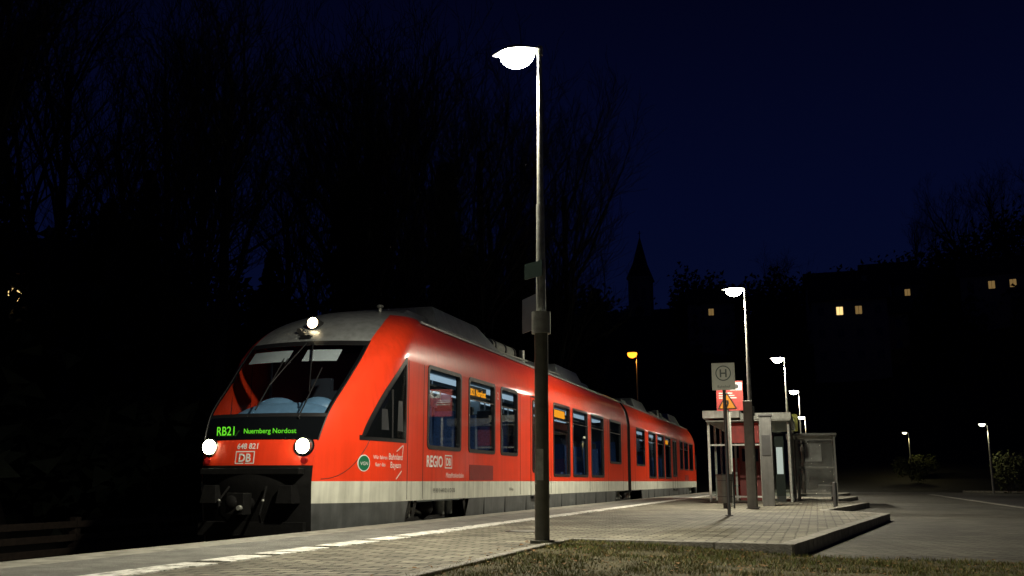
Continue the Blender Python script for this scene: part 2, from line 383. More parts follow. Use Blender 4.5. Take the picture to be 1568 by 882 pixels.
carobjs.append(mb.obj('seats_and_fittings',[INT,SEAT,YPOL,glass('screen_glass',(.7,.7,.7)),mat('headrest_leather',(.02,.02,.03),.5),mat('luggage_rack',(.12,.12,.13),.7)],train))
mb=MB()
for x in(-.5,.5): mb.box(x-.16,x+.16,14.8,J-.4,3.17,3.19,0)
carobjs.append(mb.obj('ceiling_light_strip',[emis('ceiling_strip',(.62,.82,1),.8,True)],train))
def bogie(mb,yc):
    for sg in(1,-1):
        mb.box(min(sg*1.0,sg*1.12),max(sg*1.0,sg*1.12),yc-1.45,yc+1.45,.5,.72,0)
        for dy in(-.95,.95):
            mb.cyl((sg*.68,yc+dy,.42),(sg*.82,yc+dy,.42),.42,n=28,mi=1)
            mb.cyl((sg*1.0,yc+dy,.42),(sg*1.17,yc+dy,.42),.14,n=14,mi=0)
            mb.cyl((sg*1.08,yc+dy-.2,.72),(sg*1.08,yc+dy-.2,.98),.09,n=12,mi=2); mb.cyl((sg*1.08,yc+dy+.2,.72),(sg*1.08,yc+dy+.2,.98),.09,n=12,mi=2)
        mb.cyl((sg*1.1,yc-.1,.75),(sg*1.1,yc-1.2,.95),.04,n=8,mi=2)
        mb.ell((sg*1.08,yc,.85),.16,.25,.16,0)
    for dy in(-.95,.95): mb.cyl((-.9,yc+dy,.42),(.9,yc+dy,.42),.08,n=10,mi=0)
mb=MB(); bogie(mb,15.3)
mb.box(-1.0,1.0,17.2,30,.4,.93,0)
for sg in(1,-1):
    for (a,b) in((14.05,13.75),(14.3,14.1),(16.5,16.85)):
        mb.add([(sg*1.34,a,.98),(sg*1.34,a+.12,.98),(sg*1.3,b+.12,.35),(sg*1.3,b,.35)],[(0,1,2,3)],0)
carobjs.append(mb.obj('bogie_and_underframe',[UND,RUST,METAL],train))
nose=[o for o in train.children if o.name in('front_mask','nose_sides','cab_side_window','mask_seal')]
MC=65.4
for o in carobjs+nose:
    c=o.copy(); S.collection.objects.link(c); c.parent=train; c.scale=(1,-1,1); c.location=(0,MC,0); c.name=o.name+'_rear_car'
mb=MB()
n=6
for i in range(n):
    y0=J+.02+i*(.52/n)
    mb.grid([[ (a*.95,y0+ (.045 if k==1 else 0)+k*.02,b*.985 if k!=1 else b*1.0) for a,b in [(1.3,.9)]+prof+[(-1.3,.9)]] for k in range(3)],0,False)
mb.obj('gangway_bellows',[BLK],train)
mb=MB(); bogie(mb,32.7); mb.obj('joint_bogie',[UND,RUST,METAL],train)
# cab interior
mb=MB()
mb.grid([[ (x*.84,12.36+t*.75,1.97+.42*max(0,math.sin(math.pi*min(1,t*1.15)))**.7*(1-.45*abs(x)**3)) for x in np.linspace(-1,1,17)] for t in np.linspace(0,.99,12)],0)
mb.ell((-.25,12.84,2.28),.36,.2,.2,0); mb.ell((.40,12.88,2.28),.30,.2,.2,0)
mb.box(-1.2,1.2,14.28,14.34,1.0,3.3,1); mb.box(-.78,.78,12.6,14.27,1.0,1.1,1)
mb.box(-.35,.25,13.75,13.9,1.6,2.65,2); mb.box(-.35,.25,13.4,13.8,1.5,1.65,2); mb.box(-.22,.12,13.78,13.88,2.65,2.85,2)
mb.box(.15,.4,14.24,14.27,1.9,2.7,4)
for(a,b) in((-.84,-.10),(.14,.66)):
    mb.grid([[ (x,fy(x,z)+.016,z) for x in np.linspace(a,b,14)] for z in(3.0,3.05,3.1,3.15,3.19)],3)
mb.obj('cab_interior',[mat('dashboard',(.12,.22,.34),.45,var=.1),mat('cab_wall',(.03,.036,.045),.7),mat('driver_seat',(.015,.02,.03),.8),mat('sun_blind',(.42,.44,.44),.7,var=.05),mat('cab_cupboard',(.06,.07,.08),.6)],train)
mb=MB()
def onf(x,z,o=.03): return (x,fy(x,z)-o,z)
for (x0,z0,x1,z1) in((.1,3.3,-.12,2.62),(.2,3.3,.55,2.5)):
    mb.cyl(onf(x0,z0,.05),onf((x0+x1)/2,(z0+z1)/2,.06),.012,n=6); mb.cyl(onf((x0+x1)/2,(z0+z1)/2,.06),onf(x1,z1,.035),.010,n=6)
    mb.cyl(onf(x1-.02,z1+.38,.025),onf(x1+.02,z1-.38,.025),.011,n=6)
for x in(-.05,.02,.09): mb.cyl(onf(x-.1,3.05,.03),onf(x-.1,2.95,.03),.008,n=5)
mb.box(-.08,.08,fy(0,3.42)-.06,fy(0,3.42)+.06,3.38,3.44)
mb.obj('windscreen_wipers',[BLK],train)
mb=MB()
yt=fy(0,3.66)
mb.cyl((0,yt-.16,3.66),(0,yt+.1,3.62),.09,.1,n=20,mi=0); mb.ell((0,yt-.165,3.66),.085,.035,.085,1)
mb.box(-.03,.03,yt-.06,yt+.08,3.48,3.62,0); mb.cyl((-.1,yt-.1,3.5),(-.1,yt-.3,3.46),.035,.05,n=12,mi=0); mb.cyl((-.18,yt-.1,3.55),(-.18,yt-.26,3.53),.03,.04,n=12,mi=0)
mb.obj('top_light',[DARKM,TOPL],train)
mb=MB()
for sg in(1,-1):
    cx=.72*sg; cz=1.735
    yy=fy(cx,cz)
    ringp=[]
    for rr_ in(.0,.5,1.0):
        ringp.append([(cx+.13*rr_*math.cos(t),fy(min(.86,max(-.86,cx+.13*rr_*math.cos(t))),cz+.14*rr_*math.sin(t))-.008,cz+.14*rr_*math.sin(t)) for t in np.linspace(0,2*math.pi,25)])
    mb.grid(ringp,0)
    mb.cyl((cx,yy-.045,cz),(cx,yy+.05,cz),.110,n=24,mi=1); mb.ell((cx,yy-.047,cz),.100,.035,.100,2)
    cz2=cz-.15; y2=fy(cx,cz2); mb.cyl((cx+.02*sg,y2-.02,cz2-.04),(cx+.02*sg,y2+.04,cz2-.04),.045,n=18,mi=3)
mb.obj('headlights',[BLKG,HEADR,HEAD,mat('tail_lens',(.25,.01,.01),.15)],train)
mb=MB()
F=lambda cx,cz,o=.006:(lambda a,b:(cx+a,fy(cx+a,cz+b)-o,cz+b))
FV=lambda cx,cz,o=.02:(lambda a,b:(cx+a,fy(cx+a,cz+.0)-o,cz+b))
addtext(mb,'RB21',.17,FV(-.46,1.89),0,bold=.001); addtext(mb,'Nuernberg Nordost',.092,FV(.22,1.91),0,bold=.0005)
addtext(mb,'648 821',.105,F(-.05,1.70),1,bold=.002)
addtext(mb,'DB',.15,F(-.08,1.53),1,bold=.004)
def logobox(mb,fn,w,h,t,mi):
    for (a,b,c,d) in((-w,w,h-t,h),(-w,w,-h,-h+t),(-w,-w+t,-h+t,h-t),(w-t,w,-h+t,h-t)):
        mb.add([fn(a,c),fn(b,c),fn(b,d),fn(a,d)],[(0,1,2,3)],mi)
logobox(mb,F(-.08,1.585),.15,.085,.014,1)
mb.obj('front_lettering',[GRNL,WLET],train)
mb=MB()
G=lambda cy,cz,o=.006:(lambda a,b:(sx(cy+a,cz+b)+o,cy+a,cz+b))
addtext(mb,'REGIO',.25,G(15.05,1.5),0,bold=.006); addtext(mb,'DB',.17,G(15.68,1.53),0,bold=.006); logobox(mb,G(15.68,1.59),.17,.11,.018,0)
addtext(mb,'Mittelfrankenbahn',.12,G(16.0,1.33),0)
addtext(mb,'Bahnland',.13,G(13.5,1.58),0); addtext(mb,'Bayern',.13,G(13.5,1.46),0); addtext(mb,'Wir fahren',.08,G(13.05,1.58),0); addtext(mb,'fuer das',.08,G(13.05,1.48),0)
for p,q in(((13.5,1.70),(13.75,1.80)),((13.75,1.80),(13.72,1.66)),((13.5,1.30),(13.7,1.42))):
    dy=q[0]-p[0]; dz=q[1]-p[1]; L_=math.hypot(dy,dz); ny,nz=-dz/L_*.008,dy/L_*.008
    mb.add([(1.383,p[0]+ny,p[1]+nz),(1.383,q[0]+ny,q[1]+nz),(1.383,q[0]-ny,q[1]-nz),(1.383,p[0]-ny,p[1]-nz)],[(0,1,2,3)],0)
fn=G(12.68,1.52,.006); pts=[fn(.12*math.cos(t),.115*math.sin(t)) for t in np.linspace(0,2*math.pi,28,endpoint=False)]
mb.add(pts,[tuple(range(28))],0)
fn=G(12.68,1.52,.010); pts=[fn(.105*math.cos(t),.102*math.sin(t)) for t in np.linspace(0,2*math.pi,28,endpoint=False)]
mb.add(pts,[tuple(range(28))],1)
addtext(mb,'VGN',.07,G(12.68,1.49,.014),0)
addtext(mb,'95 80 0 648 821-0 D-DB',.10,G(15.5,1.09,.006),2); addtext(mb,'DB Regio',.08,G(19.3,1.09,.006),2)
addtext(mb,'2',.2,G(18.4,2.85),0)
mb.obj('side_lettering',[WLET,mat('badge_green',(.01,.13,.06),.4,var=0),BLK],train)
mb=MB()
for (y0,y1) in((16.85,17.9),(22.85,24.2)):
    mb.box(1.26,1.3,y0,y1,2.78,3.0,0)
    addtext(mb,'RB21 Nordost',.165 if y1<20 else .21,(lambda c:(lambda a,b:(1.304,c+a,2.83+b)))((y0+y1)/2),1,bold=.006)
mb.box(1.302,1.306,22.95,24.1,2.80,2.98,1)
mb.box(1.26,1.3,41.1,42.5,2.76,3.0,0); mb.box(1.302,1.306,41.2,42.4,2.8,2.96,1)
mb.obj('destination_display',[BLK,ORL],train)
mb=MB()
mb.box(-.13,.13,11.45,11.65,.84,1.12,0); mb.cyl((0,11.65,.98),(0,12.2,.98),.09,n=14,mi=0); mb.ell((-.05,11.45,1.0),.09,.05,.09,0); mb.cyl((.09,11.4,.93),(.09,11.5,.93),.03,.04,n=14,mi=1)
for sg in(1,-1):
    pts=[(sg*.28,11.75,1.2),(sg*.33,11.6,1.02),(sg*.3,11.58,.84),(sg*.25,11.7,.74)]
    for a,b in zip(pts,pts[1:]): mb.cyl(a,b,.018,n=8,mi=0)
    mb.ell((sg*.33,11.6,1.02),.02,.02,.02,1)
    mb.taper(min(sg*.45,sg*.7),max(sg*.45,sg*.7),11.70,11.95,.98,1.22,.03,.03,0)
mb.box(-.8,.8,11.84,11.92,.55,.74,0); mb.box(-.75,.75,11.75,12.0,1.36,1.44,0)
mb.obj('coupler_and_apron',[FBLK,METAL],train,bevel=.015)

# ================================================================ GROUND
def sstep(t): t=max(0,min(1,t)); return t*t*(3-2*t)
def Hh(x,y):
    z=-.95 if x<-5.79 else -.17
    h=sstep((-x-16)/55)*24*(1-.45*sstep((y-70)/60))
    d=math.hypot(x,y); az=math.degrees(math.atan2(x,max(y,.1)))
    A=34+9*max(0,min(1,(az-3)/9))+ (2 if az<-6 else 0)
    if y>0: h=max(h,sstep((y-70)/140)*A) if x>-60 else max(h,sstep((y-70)/140)*A*.8)
    h=max(h,sstep((x-90)/120)*26)
    if h>0.2: h+=noise.noise(Vector((x*.02,y*.02,0)))*h*.12
    return z+h
xs=[-500,-350,-250,-180,-140]+list(range(-120,-14,6))+[-12,-9,-7,-5.8,-5.78,-3,0,4,8,12]+list(range(18,130,7))+[150,200,270,350,500]
ys=[-200,-100,-40,-20,0,20,40]+list(range(55,260,7))+[300,400,600]
mb=MB(); mb.grid([[ (x,y,Hh(x,y)) for x in xs] for y in ys]); mb.obj('ground',[BALL])
kerbline=[(-.24,9.84),(1.25,19.7),(.15,21.6),(1.37,29.6),(.25,31.6),(1.5,41),(.4,43.2),(1.6,54),(.5,56),(.6,74)]
poly=[(-5.75,-45),(-2.45,-45),(-2.45,10.15)]+kerbline+[(-5.75,74)]
def slab(name,poly,z1,z0,mat_,side):
    mb=MB(); n=len(poly); mb.add([(x,y,z1) for x,y in poly],[tuple(range(n))],0)
    for i in range(n):
        a=poly[i];b=poly[(i+1)%n]; mb.add([(a[0],a[1],z0),(b[0],b[1],z0),(b[0],b[1],z1),(a[0],a[1],z1)],[(0,1,2,3)],1)
    return mb.obj(name,[mat_,side])
slab('platform',poly,0,-.94,PAV,CONC)
def strip(mb,a,b,w0,w1,z0,z1,mi=0,gap=0,seg=1.0):
    a=Vector((*a,0)); b=Vector((*b,0)); d=(b-a); L_=d.length; d.normalize(); nrm=Vector((d.y,-d.x,0)); n=max(1,int(L_/seg))
    for i in range(n):
        p=a+d*(L_*i/n+gap); q=a+d*(L_*(i+1)/n-gap)
        c=[p+nrm*w0,q+nrm*w0,q+nrm*w1,p+nrm*w1]; jz=random.uniform(-.003,.003)
        mb.add([(v.x,v.y,z0) for v in c]+[(v.x,v.y,z1+jz) for v in c],[(3,2,1,0),(4,5,6,7),(0,1,5,4),(1,2,6,5),(2,3,7,6),(3,0,4,7)],mi)
mb=MB()
for a,b in zip(kerbline,kerbline[1:]): strip(mb,a,b,-.14,.012,-.14,.012,0,.004,1.0)
strip(mb,(-2.45,-40),(-2.45,10.15),-.07,.01,-.1,.012,0,.004,1.0)
strip(mb,(-2.45,10.15),(-.24,9.84),-.07,.01,-.1,.012,0,.004,.7)
mb.obj('kerb',[KERB],bevel=.008)
mb=MB()
for i in range(120):
    y=-45+i*1.0
    mb.box(-5.79,-5.36,y+.004,y+.996,-.08,.006+random.uniform(-.001,.001))
mb.obj('platform_edge_slabs',[CONC],bevel=.006)
mb=MB(); mb.add([(-5.36,-45,.004),(-4.46,-45,.004),(-4.46,74,.004),(-5.36,74,.004)],[(0,1,2,3)]); mb.obj('platform_asphalt_strip',[ASPHP])
m,nt,b=nm('worn_white_paint'); N=nt.nodes; L=nt.links
tc=N.new('ShaderNodeTexCoord'); n_=N.new('ShaderNodeTexNoise'); n_.inputs['Scale'].default_value=9; n_.inputs['Detail'].default_value=10; n_.inputs['Roughness'].default_value=.75; L.new(tc.outputs['Object'],n_.inputs['Vector'])
r=N.new('ShaderNodeValToRGB'); r.color_ramp.elements[0].position=.38; r.color_ramp.elements[1].position=.52; r.color_ramp.elements[0].color=(.2,.2,.17,1); r.color_ramp.elements[1].color=(.78,.78,.72,1)
L.new(n_.outputs['Fac'],r.inputs[0]); L.new(r.outputs[0],b.inputs['Base Color']); b.inputs['Roughness'].default_value=.7; WPAINT=m
mb=MB()
y=-40
while y<73:
    l=random.choice([.30,.30,.62]); mb.box(-4.46,-4.20+random.uniform(-.02,.02),y,y+l-.03,-.02,.008+random.uniform(0,.001)); y+=l+ (.14 if random.random()<.3 else 0)
mb.obj('platform_safety_line',[WPAINT])
mb=MB(); mb.add([(-2,8,-.124),(5.2,8,-.124),(6.5,75,-.124),(-2,75,-.124)],[(0,1,2,3)]); mb.obj('bus_bay_paving',[PAV2])
mb=MB(); mb.add([(5.0,8,-.118),(40,8,-.118),(40,72,-.118),(6.0,72,-.118)],[(0,1,2,3)]); mb.obj('road',[ASPH])
mb=MB(); strip(mb,(4.95,8.5),(5.95,60),-.1,.1,-.15,-.112,0,.004,1.0); mb.obj('gutter_stones',[KERB])
mb=MB()
for a,b in(((20,30),(16,64)),((16,64),(9,70))): strip(mb,a,b,-.07,.08,-.14,.0,0,.004,1.0)
mb.obj('far_kerb',[KERB])
mb=MB(); mb.cyl((0,0,-.02),(0,0,.006),.26,n=28,mi=0); mb.cyl((0,0,.006),(0,0,.009),.2,n=28,mi=1); mb.obj('manhole_cover',[DARKM,METAL],loc=(-3.35,11.6,0))
def gz(x,y): return -.012-.10*sstep((x+2.4)/3.2)+.012*noise.noise(Vector((x*2,y*2,0)))
gy1=lambda x: 10.13-.31*(x+2.45)/2.21 if x<-.24 else 9.72+.0*x
mb=MB(); gx=np.linspace(-2.43,14,90)
mb.grid([[ (x,-20+(gy1(x)-.01+20)*t,gz(x,-20+(gy1(x)+20)*t)) for x in gx] for t in np.linspace(0,1,120)]); mb.obj('grass_verge',[SOIL])
mb=MB()
for i in range(95000):
    x=random.uniform(-2.5,5.5); y=random.uniform(4.8,9.78) if x>-.24 else random.uniform(4.8,gy1(x)+.03)
    if x>3.2 and y<7.2: continue
    cl=noise.noise(Vector((x*1.7,y*1.7,3)))+.5*noise.noise(Vector((x*5,y*5,9)))
    if cl<-.2 and random.random()<.75: continue
    z=gz(x,y); h=random.uniform(.014,.040)*(1+cl*.9); a=random.uniform(0,6.28); w=random.uniform(.0018,.004)
    lx,ly=random.gauss(0,.6)*h,random.gauss(0,.6)*h; ca,sa=math.cos(a)*w,math.sin(a)*w
    mb.add([(x-ca,y-sa,z-.002),(x+ca,y+sa,z-.002),(x+lx,y+ly,z+h)],[(0,1,2)],0 if random.random()<.5+cl*.3 else (1 if random.random()<.5 else 2))
for i in range(1500):
    x=random.uniform(-2.8,5); y=random.uniform(5,9.9); z=gz(max(x,-2.4),y)+.018
    s_=random.uniform(.008,.022); a=random.uniform(0,6.28)
    mb.add([(x+s_*math.cos(a+k*1.57),y+s_*math.sin(a+k*1.57)*.7,z+random.uniform(-.004,.008)) for k in range(4)],[(0,1,2,3)],3)
mb.obj('grass',[mat('grass_green',(.085,.11,.012),.8),mat('grass_straw',(.21,.155,.04),.8),mat('grass_olive',(.08,.078,.014),.8),mat('dead_leaf',(.17,.085,.025),.9)])
mb=MB()
for cx in(-7.275,-11.6):
    mb.taper(cx-1.9,cx+1.35 if cx>-8 else cx+1.9,-40,110,-.95,-.83,.2,0,0)
    for sg in(-.72,.72):
        mb.box(cx+sg-.035,cx+sg+.035,-40,110,-.72,-.685,1); mb.box(cx+sg-.01,cx+sg+.01,-40,110,-.82,-.72,1); mb.box(cx+sg-.07,cx+sg+.07,-40,110,-.835,-.815,1)
    for i in range(240):
        mb.box(cx-1.25,cx+1.2,-40+i*.62,-40+i*.62+.25,-.9,-.822,2)
mb.obj('railway_track',[BALST,RUST,WOOD])
mb=MB()
for i in range(40):
    y=-10+i*2.4
    mb.box(-14.1,-13.95,y,y+.16,-1,-.10)
    for z in(-.8,-.55,-.3): mb.box(-13.94,-13.9,y+.01,y+2.39,z,z+.13)
mb.obj('timber_fence',[WOOD],bevel=.01)

# ================================================================ LAMPS
def lamp(x,y,h=5.1,power=900,signs=False,col=(1,.92,.72),side=-1,name='platform_lamp'):
    e=empty(name,(x,y,0))
    mb=MB()
    mb.cyl((0,0,0),(0,0,2.05),.072,.068,n=24,mi=0); mb.cyl((0,0,2.05),(0,0,2.27),.095,n=24,mi=1); mb.cyl((0,0,2.27),(0,0,3.4),.05,.042,n=20,mi=1); mb.cyl((0,0,3.4),(0,0,h-.02),.036,.024,n=16,mi=1)
    mb.cyl((0,0,-.02),(0,0,.03),.12,n=24,mi=0)
    mb.box(-.035,.035,-.076,-.07,.6,.9,1)
    mb.obj('pole',[POLE,METAL],e)
    mb=MB(); cx=side*.25
    mb.cyl((0,0,h-.05),(0,0,h+.05),.035,n=16,mi=0)
    pr=[(.03,.030),(.0,.045),(-.08,.09),(-.2,.145),(-.32,.145),(-.42,.09),(-.5,.04),(-.53,.01)]
    rows=[]
    for px,w in pr: rows.append([(px if side<0 else -px,w*math.cos(t),h+.02+w*.42*max(0,math.sin(t))-(.008 if math.sin(t)<0 else 0)) for t in np.linspace(-.3,math.pi+.3,13)])
    mb.grid(rows,0)
    mb.obj('housing',[METAL],e)
    mb=MB(); mb.ell((cx,0,h-.005),.19,.14,.155,0,24,14,-1,.12); mb.obj('bowl',[LAMPE],e)
    ld=bpy.data.lights.new('bulb','SPOT'); ld.energy=power; ld.color=col; ld.shadow_soft_size=.1; ld.spot_size=math.radians(170); ld.spot_blend=.6
    lo=bpy.data.objects.new('bulb',ld); S.collection.objects.link(lo); lo.parent=e; lo.location=(cx,0,h-.28)
    if signs:
        mb=MB()
        mb.box(-.50,-.06,-.006,.006,2.12,2.48,0); mb.box(-.06,.0,-.03,.0,2.2,2.24,1); mb.box(-.06,.0,-.03,.0,2.38,2.42,1)
        mb.obj('platform_sign_panel',[mat('sign_back_blue',(.008,.010,.016),.4),DARKM],e,rotz=math.radians(-52))
        mb=MB(); mb.box(-.16,.12,-.085,-.075,2.62,2.78,0); mb.box(-.01,.01,-.08,-.03,2.68,2.72,0)
        mb.obj('small_sign_panel',[mat('sign_back_grey',(.02,.035,.03),.4)],e,rotz=math.radians(-35))
    return e
lamp(-2.57,9.44,signs=True,power=2100)
lamp(-1.35,23.1,5.0,power=2300)
lamp(-.86,37,5.0,power=1900); lamp(-.58,51,5.0,power=1600); lamp(-.5,72,5.0,power=900)
lamp(-2.57,-7,power=1100)
def slamp(x,y,h,power,col,bowl,name,head=.25):
    z=Hh(x,y); e=empty(name,(x,y,z)); mb=MB(); mb.cyl((0,0,0),(0,0,h),.07,.04,n=12,mi=0); mb.cyl((0,0,h),(-.25,-.05,h+.08),.03,n=8,mi=0)
    mb.ell((-.3,-.06,h+.1),.28,.14,.06,0,16,6,0,1); mb.obj('pole',[METAL],e)
    mb=MB(); mb.ell((-.3,-.06,h+.09),head,head*.7,head*.85,0,16,8,-1,.2); mb.obj('bowl',[bowl],e)
    ld=bpy.data.lights.new('bulb','SPOT'); ld.energy=power; ld.color=col; ld.shadow_soft_size=.1; ld.spot_size=math.radians(165); ld.spot_blend=.4
    lo=bpy.data.objects.new('bulb',ld); S.collection.objects.link(lo); lo.parent=e; lo.location=(-.3,-.06,h-.3)
slamp(-11.4,67,10.1,160,(1,.35,.06),ORE,'street_lamp',.34)
slamp(9.9,64.3,4.0,110,(1,.9,.6),emis('far_bowl',(1,.95,.7),12),'street_lamp',.17)
slamp(7.1,82.8,3.5,90,(1,.85,.4),emis('far_bowl_warm',(1,.9,.55),4),'street_lamp',.17)

# ================================================================ STREET FURNITURE
SIGNW=mat('sign_white',(.42,.45,.38),.5,var=.05); SIGNG=mat('sign_dark_green',(.05,.07,.06),.5,var=0)
def stopsign(x,y,zc,w,h,colm,name='bus_stop_sign',pole=.03,pm=POLE,rz=0):
    e=empty(name,(x,y,0),rz); mb=MB(); mb.cyl((0,0,0),(0,0,zc+h/2-.02),pole,n=14,mi=0); mb.cyl((0,0,-.01),(0,0,.02),.07,n=16,mi=0); mb.obj('post',[pm],e)
    mb=MB(); mb.box(-w/2,w/2,-pole-.02,-pole-.005,zc-h/2,zc+h/2,0)
    yy=-pole-.024; cz=zc+h*.12; R=w*.34
    ringv=[(R*math.cos(t),yy,cz+R*math.sin(t)) for t in np.linspace(0,2*math.pi,33)]; ri=[(R*.86*math.cos(t),yy,cz+R*.86*math.sin(t)) for t in np.linspace(0,2*math.pi,33)]
    mb.grid([ringv,ri],1,False)
    addtext(mb,'H',R*1.45,lambda a,b:(a,yy,cz-R*.5+b),1,bold=.004)
    addtext(mb,'Bahnhof',w*.17,lambda a,b:(a,yy,zc-h*.42+b),1)
    mb.obj('plate',[colm,SIGNG],e,bevel=0)
stopsign(-1.47,17.7,2.41,.4,.48,SIGNW,pm=mat('dark_post',(.05,.05,.05),.5,.3))
stopsign(-.72,36,2.6,.42,.6,mat('sign_yellow',(.5,.52,.12),.5,var=.05),pole=.045,pm=mat('white_post',(.6,.6,.58),.5))
e=empty('litter_bin',(-1.95,22.6,0)); mb=MB()
mb.cyl((0,0,.12),(0,0,.72),.16,.17,n=24,mi=0); mb.cyl((0,0,.72),(0,0,.745),.18,n=24,mi=1); mb.cyl((0,0,.0),(0,0,.12),.05,n=12,mi=1); mb.cyl((.19,.02,0),(.19,.02,.8),.022,n=10,mi=1)
for z in(.25,.6): mb.cyl((0,0,z),(0,0,z+.015),.174,n=24,mi=1)
mb.obj('drum',[mat('bin_grey',(.13,.13,.12),.5,.3),DARKM],e)
e=empty('equipment_pillar',(-1.36,25.0,0)); mb=MB(); mb.box(.1,.38,-.12,.12,0,2.15,0); mb.box(.08,.40,-.14,.14,2.15,2.2,1); mb.box(.14,.34,-.13,-.122,1.2,1.7,1); mb.obj('casing',[mat('grey_cabinet',(.085,.085,.08),.6,grime=.4),DARKM],e,bevel=.01)
e=empty('sign_post',(-1.36,22.5,0)); mb=MB(); mb.box(-.11,.09,-.05,.05,0,2.35,0); mb.box(-.14,.14,-.08,.08,0,.03,0); mb.obj('column',[mat('grey_column',(.20,.20,.18),.6,grime=.4)],e,bevel=.01)
e=empty('warning_sign',(-1.90,23.6,0)); mb=MB(); mb.cyl((0,.03,0),(0,.03,2.55),.028,n=12,mi=0)
def trip(r,yy,mi,cz=2.38): mb.add([(r*math.cos(math.radians(a)),yy,cz+r*math.sin(math.radians(a))) for a in(90,210,330)],[(0,1,2)],mi)
trip(.27,-.005,1); trip(.215,-.01,2); trip(.27,.0,0)
mb.add([(-.02,-.014,2.46),(.03,-.014,2.46),(-.0,-.014,2.37),(.04,-.014,2.38),(-.02,-.014,2.28),(-.03,-.014,2.365)],[(0,1,3,2),(5,2,3,4)],1)
mb.obj('plate',[METAL,BLK,mat('sign_amber',(.42,.16,.012),.5,var=0)],e)
REDP=mat('shelter_red_panel',(.34,.02,.012),.5,grime=.3); FRW=mat('white_frame',(.6,.6,.55),.45,grime=.3); PG=glass('shelter_glass',(.75,.8,.78),.04)
e=empty('passenger_shelter',(-3.0,30,0)); mb=MB()
mb.box(-.12,.95,-.4,6.6,2.42,2.64,0); mb.box(.96,2.40,-.3,6.6,2.36,2.56,1); mb.box(-.05,2.38,-.3,6.5,2.32,2.355,1)
for x in(.0,.62,1.5,2.3):
    for y in(0,2,4,6): mb.box(x-.035,x+.035,y-.035,y+.035,0,2.32,0 if x<.1 else 1)
for y in(0,2,4): 
    for z in(.25,1.35,2.2): mb.box(2.28,2.31,y+.03,y+1.97,z,z+.04,1)
for z in(.12,1.62): mb.box(.03,.6,-.02,.02,z,z+.05,0); mb.box(.66,1.47,-.018,.022,z,z+.05,0)
mb.obj('frame_and_roof',[FRW,METAL],e,bevel=.008)
mb=MB(); mb.box(.04,.58,-.006,.006,.17,1.6,0); mb.box(1.54,2.26,-.006,.006,.17,2.3,0)
for y in(0,2,4): mb.box(2.29,2.30,y+.04,y+1.96,.2,2.18,0)
mb.obj('glazing',[PG],e)
mb=MB(); mb.box(.64,1.5,5.9,5.96,.1,2.3,0); mb.box(.1,.6,6.0,6.05,.1,1.4,0); mb.box(.7,1.4,2.2,2.8,0,1.9,1); mb.box(.8,1.3,2.18,2.2,1.2,1.6,2); mb.box(.2,.6,3,5,.42,.47,3)
mb.box(.66,1.46,.03,.05,1.7,2.3,0)
mb.obj('ticket_machine_and_bench',[REDP,mat('machine_dark_red',(.16,.02,.015),.5),BLKG,WOOD],e,bevel=.01)
e=empty('information_board',(-2.02,25.6,0)); mb=MB(); mb.box(-.03,.03,-.03,.03,0,3.0,1); mb.box(-.3,.36,-.06,-.035,2.35,3.1,0); mb.box(.05,.34,-.066,-.061,2.86,3.06,2); mb.cyl((.2,-.068,2.96),(.2,-.066,2.96),.06,n=20,mi=3)
for i,z in enumerate((2.78,2.72,2.66)): mb.box(-.24,.1+.05*i,-.066,-.061,z,z+.025,2)
mb.obj('panel',[mat('board_red',(.20,.012,.008),.5),METAL,mat('board_white',(.35,.35,.33),.5),BLK],e)
e=empty('illuminated_timetable',(-1.0,30.5,0)); mb=MB(); mb.box(-.09,.09,-.05,.05,.80,1.58,0); mb.box(-.13,.13,-.04,.06,.0,.79,1); mb.box(-.13,.13,-.04,.06,1.59,1.9,1); mb.box(.095,.13,-.04,.06,.79,1.59,1)
mb.obj('case',[emis('display_white',(1,1,.92),.8),DARKM],e)
e=empty('bus_shelter',(-.55,32.6,0)); mb=MB()
for x in(0,1.15):
    for y in(0,1.5,3): mb.box(x-.03,x+.03,y-.03,y+.03,0,2.0,0)
mb.box(-.1,1.23,-.15,3.2,2.0,2.07,0)
for z in(.12,1.0,1.85):
    mb.box(.03,1.12,-.015,.015,z,z+.045,0); mb.box(1.135,1.165,.03,2.97,z,z+.045,0); mb.box(.03,1.12,2.985,3.015,z,z+.045,0)
mb.box(.6,1.05,.6,2.6,.44,.48,0)
mb.obj('frame',[mat('grey_frame',(.22,.22,.20),.5),METAL],e,bevel=.006)
m,nt,b=nm('frosted_glass'); b.inputs['Base Color'].default_value=(.35,.36,.33,1); b.inputs['Roughness'].default_value=.25
tc=nt.nodes.new('ShaderNodeTexCoord'); nn=nt.nodes.new('ShaderNodeTexNoise'); nn.inputs['Scale'].default_value=2.5; nn.inputs['Detail'].default_value=6; nt.links.new(tc.outputs['Object'],nn.inputs['Vector'])
rr=nt.nodes.new('ShaderNodeMapRange'); rr.inputs[1].default_value=.3; rr.inputs[2].default_value=.7; rr.inputs[3].default_value=.04; rr.inputs[4].default_value=.34; nt.links.new(nn.outputs['Fac'],rr.inputs[0]); nt.links.new(rr.outputs[0],b.inputs['Alpha']); FG=m
mb=MB(); mb.box(.04,1.1,-.004,.004,.17,1.0,0); mb.box(.04,1.1,-.004,.004,1.05,1.85,0); mb.box(1.146,1.154,.05,2.95,.17,1.85,0); mb.box(.04,1.1,2.996,3.004,.17,1.85,0); mb.box(.25,.75,.02,.03,1.2,1.75,1); mb.obj('panes',[FG,mat('shelter_poster',(.35,.36,.34),.5)],e)
for (x,y) in((.9,24.5),(1.0,35)):
    mb=MB(); mb.cyl((0,0,0),(0,0,.55),.05,n=16); mb.ell((0,0,.55),.05,.05,.03); mb.obj('bollard',[DARKM],loc=(x-.5,y,0))
e=empty('bus_shelter',(14.5,72,-.1)); mb=MB()
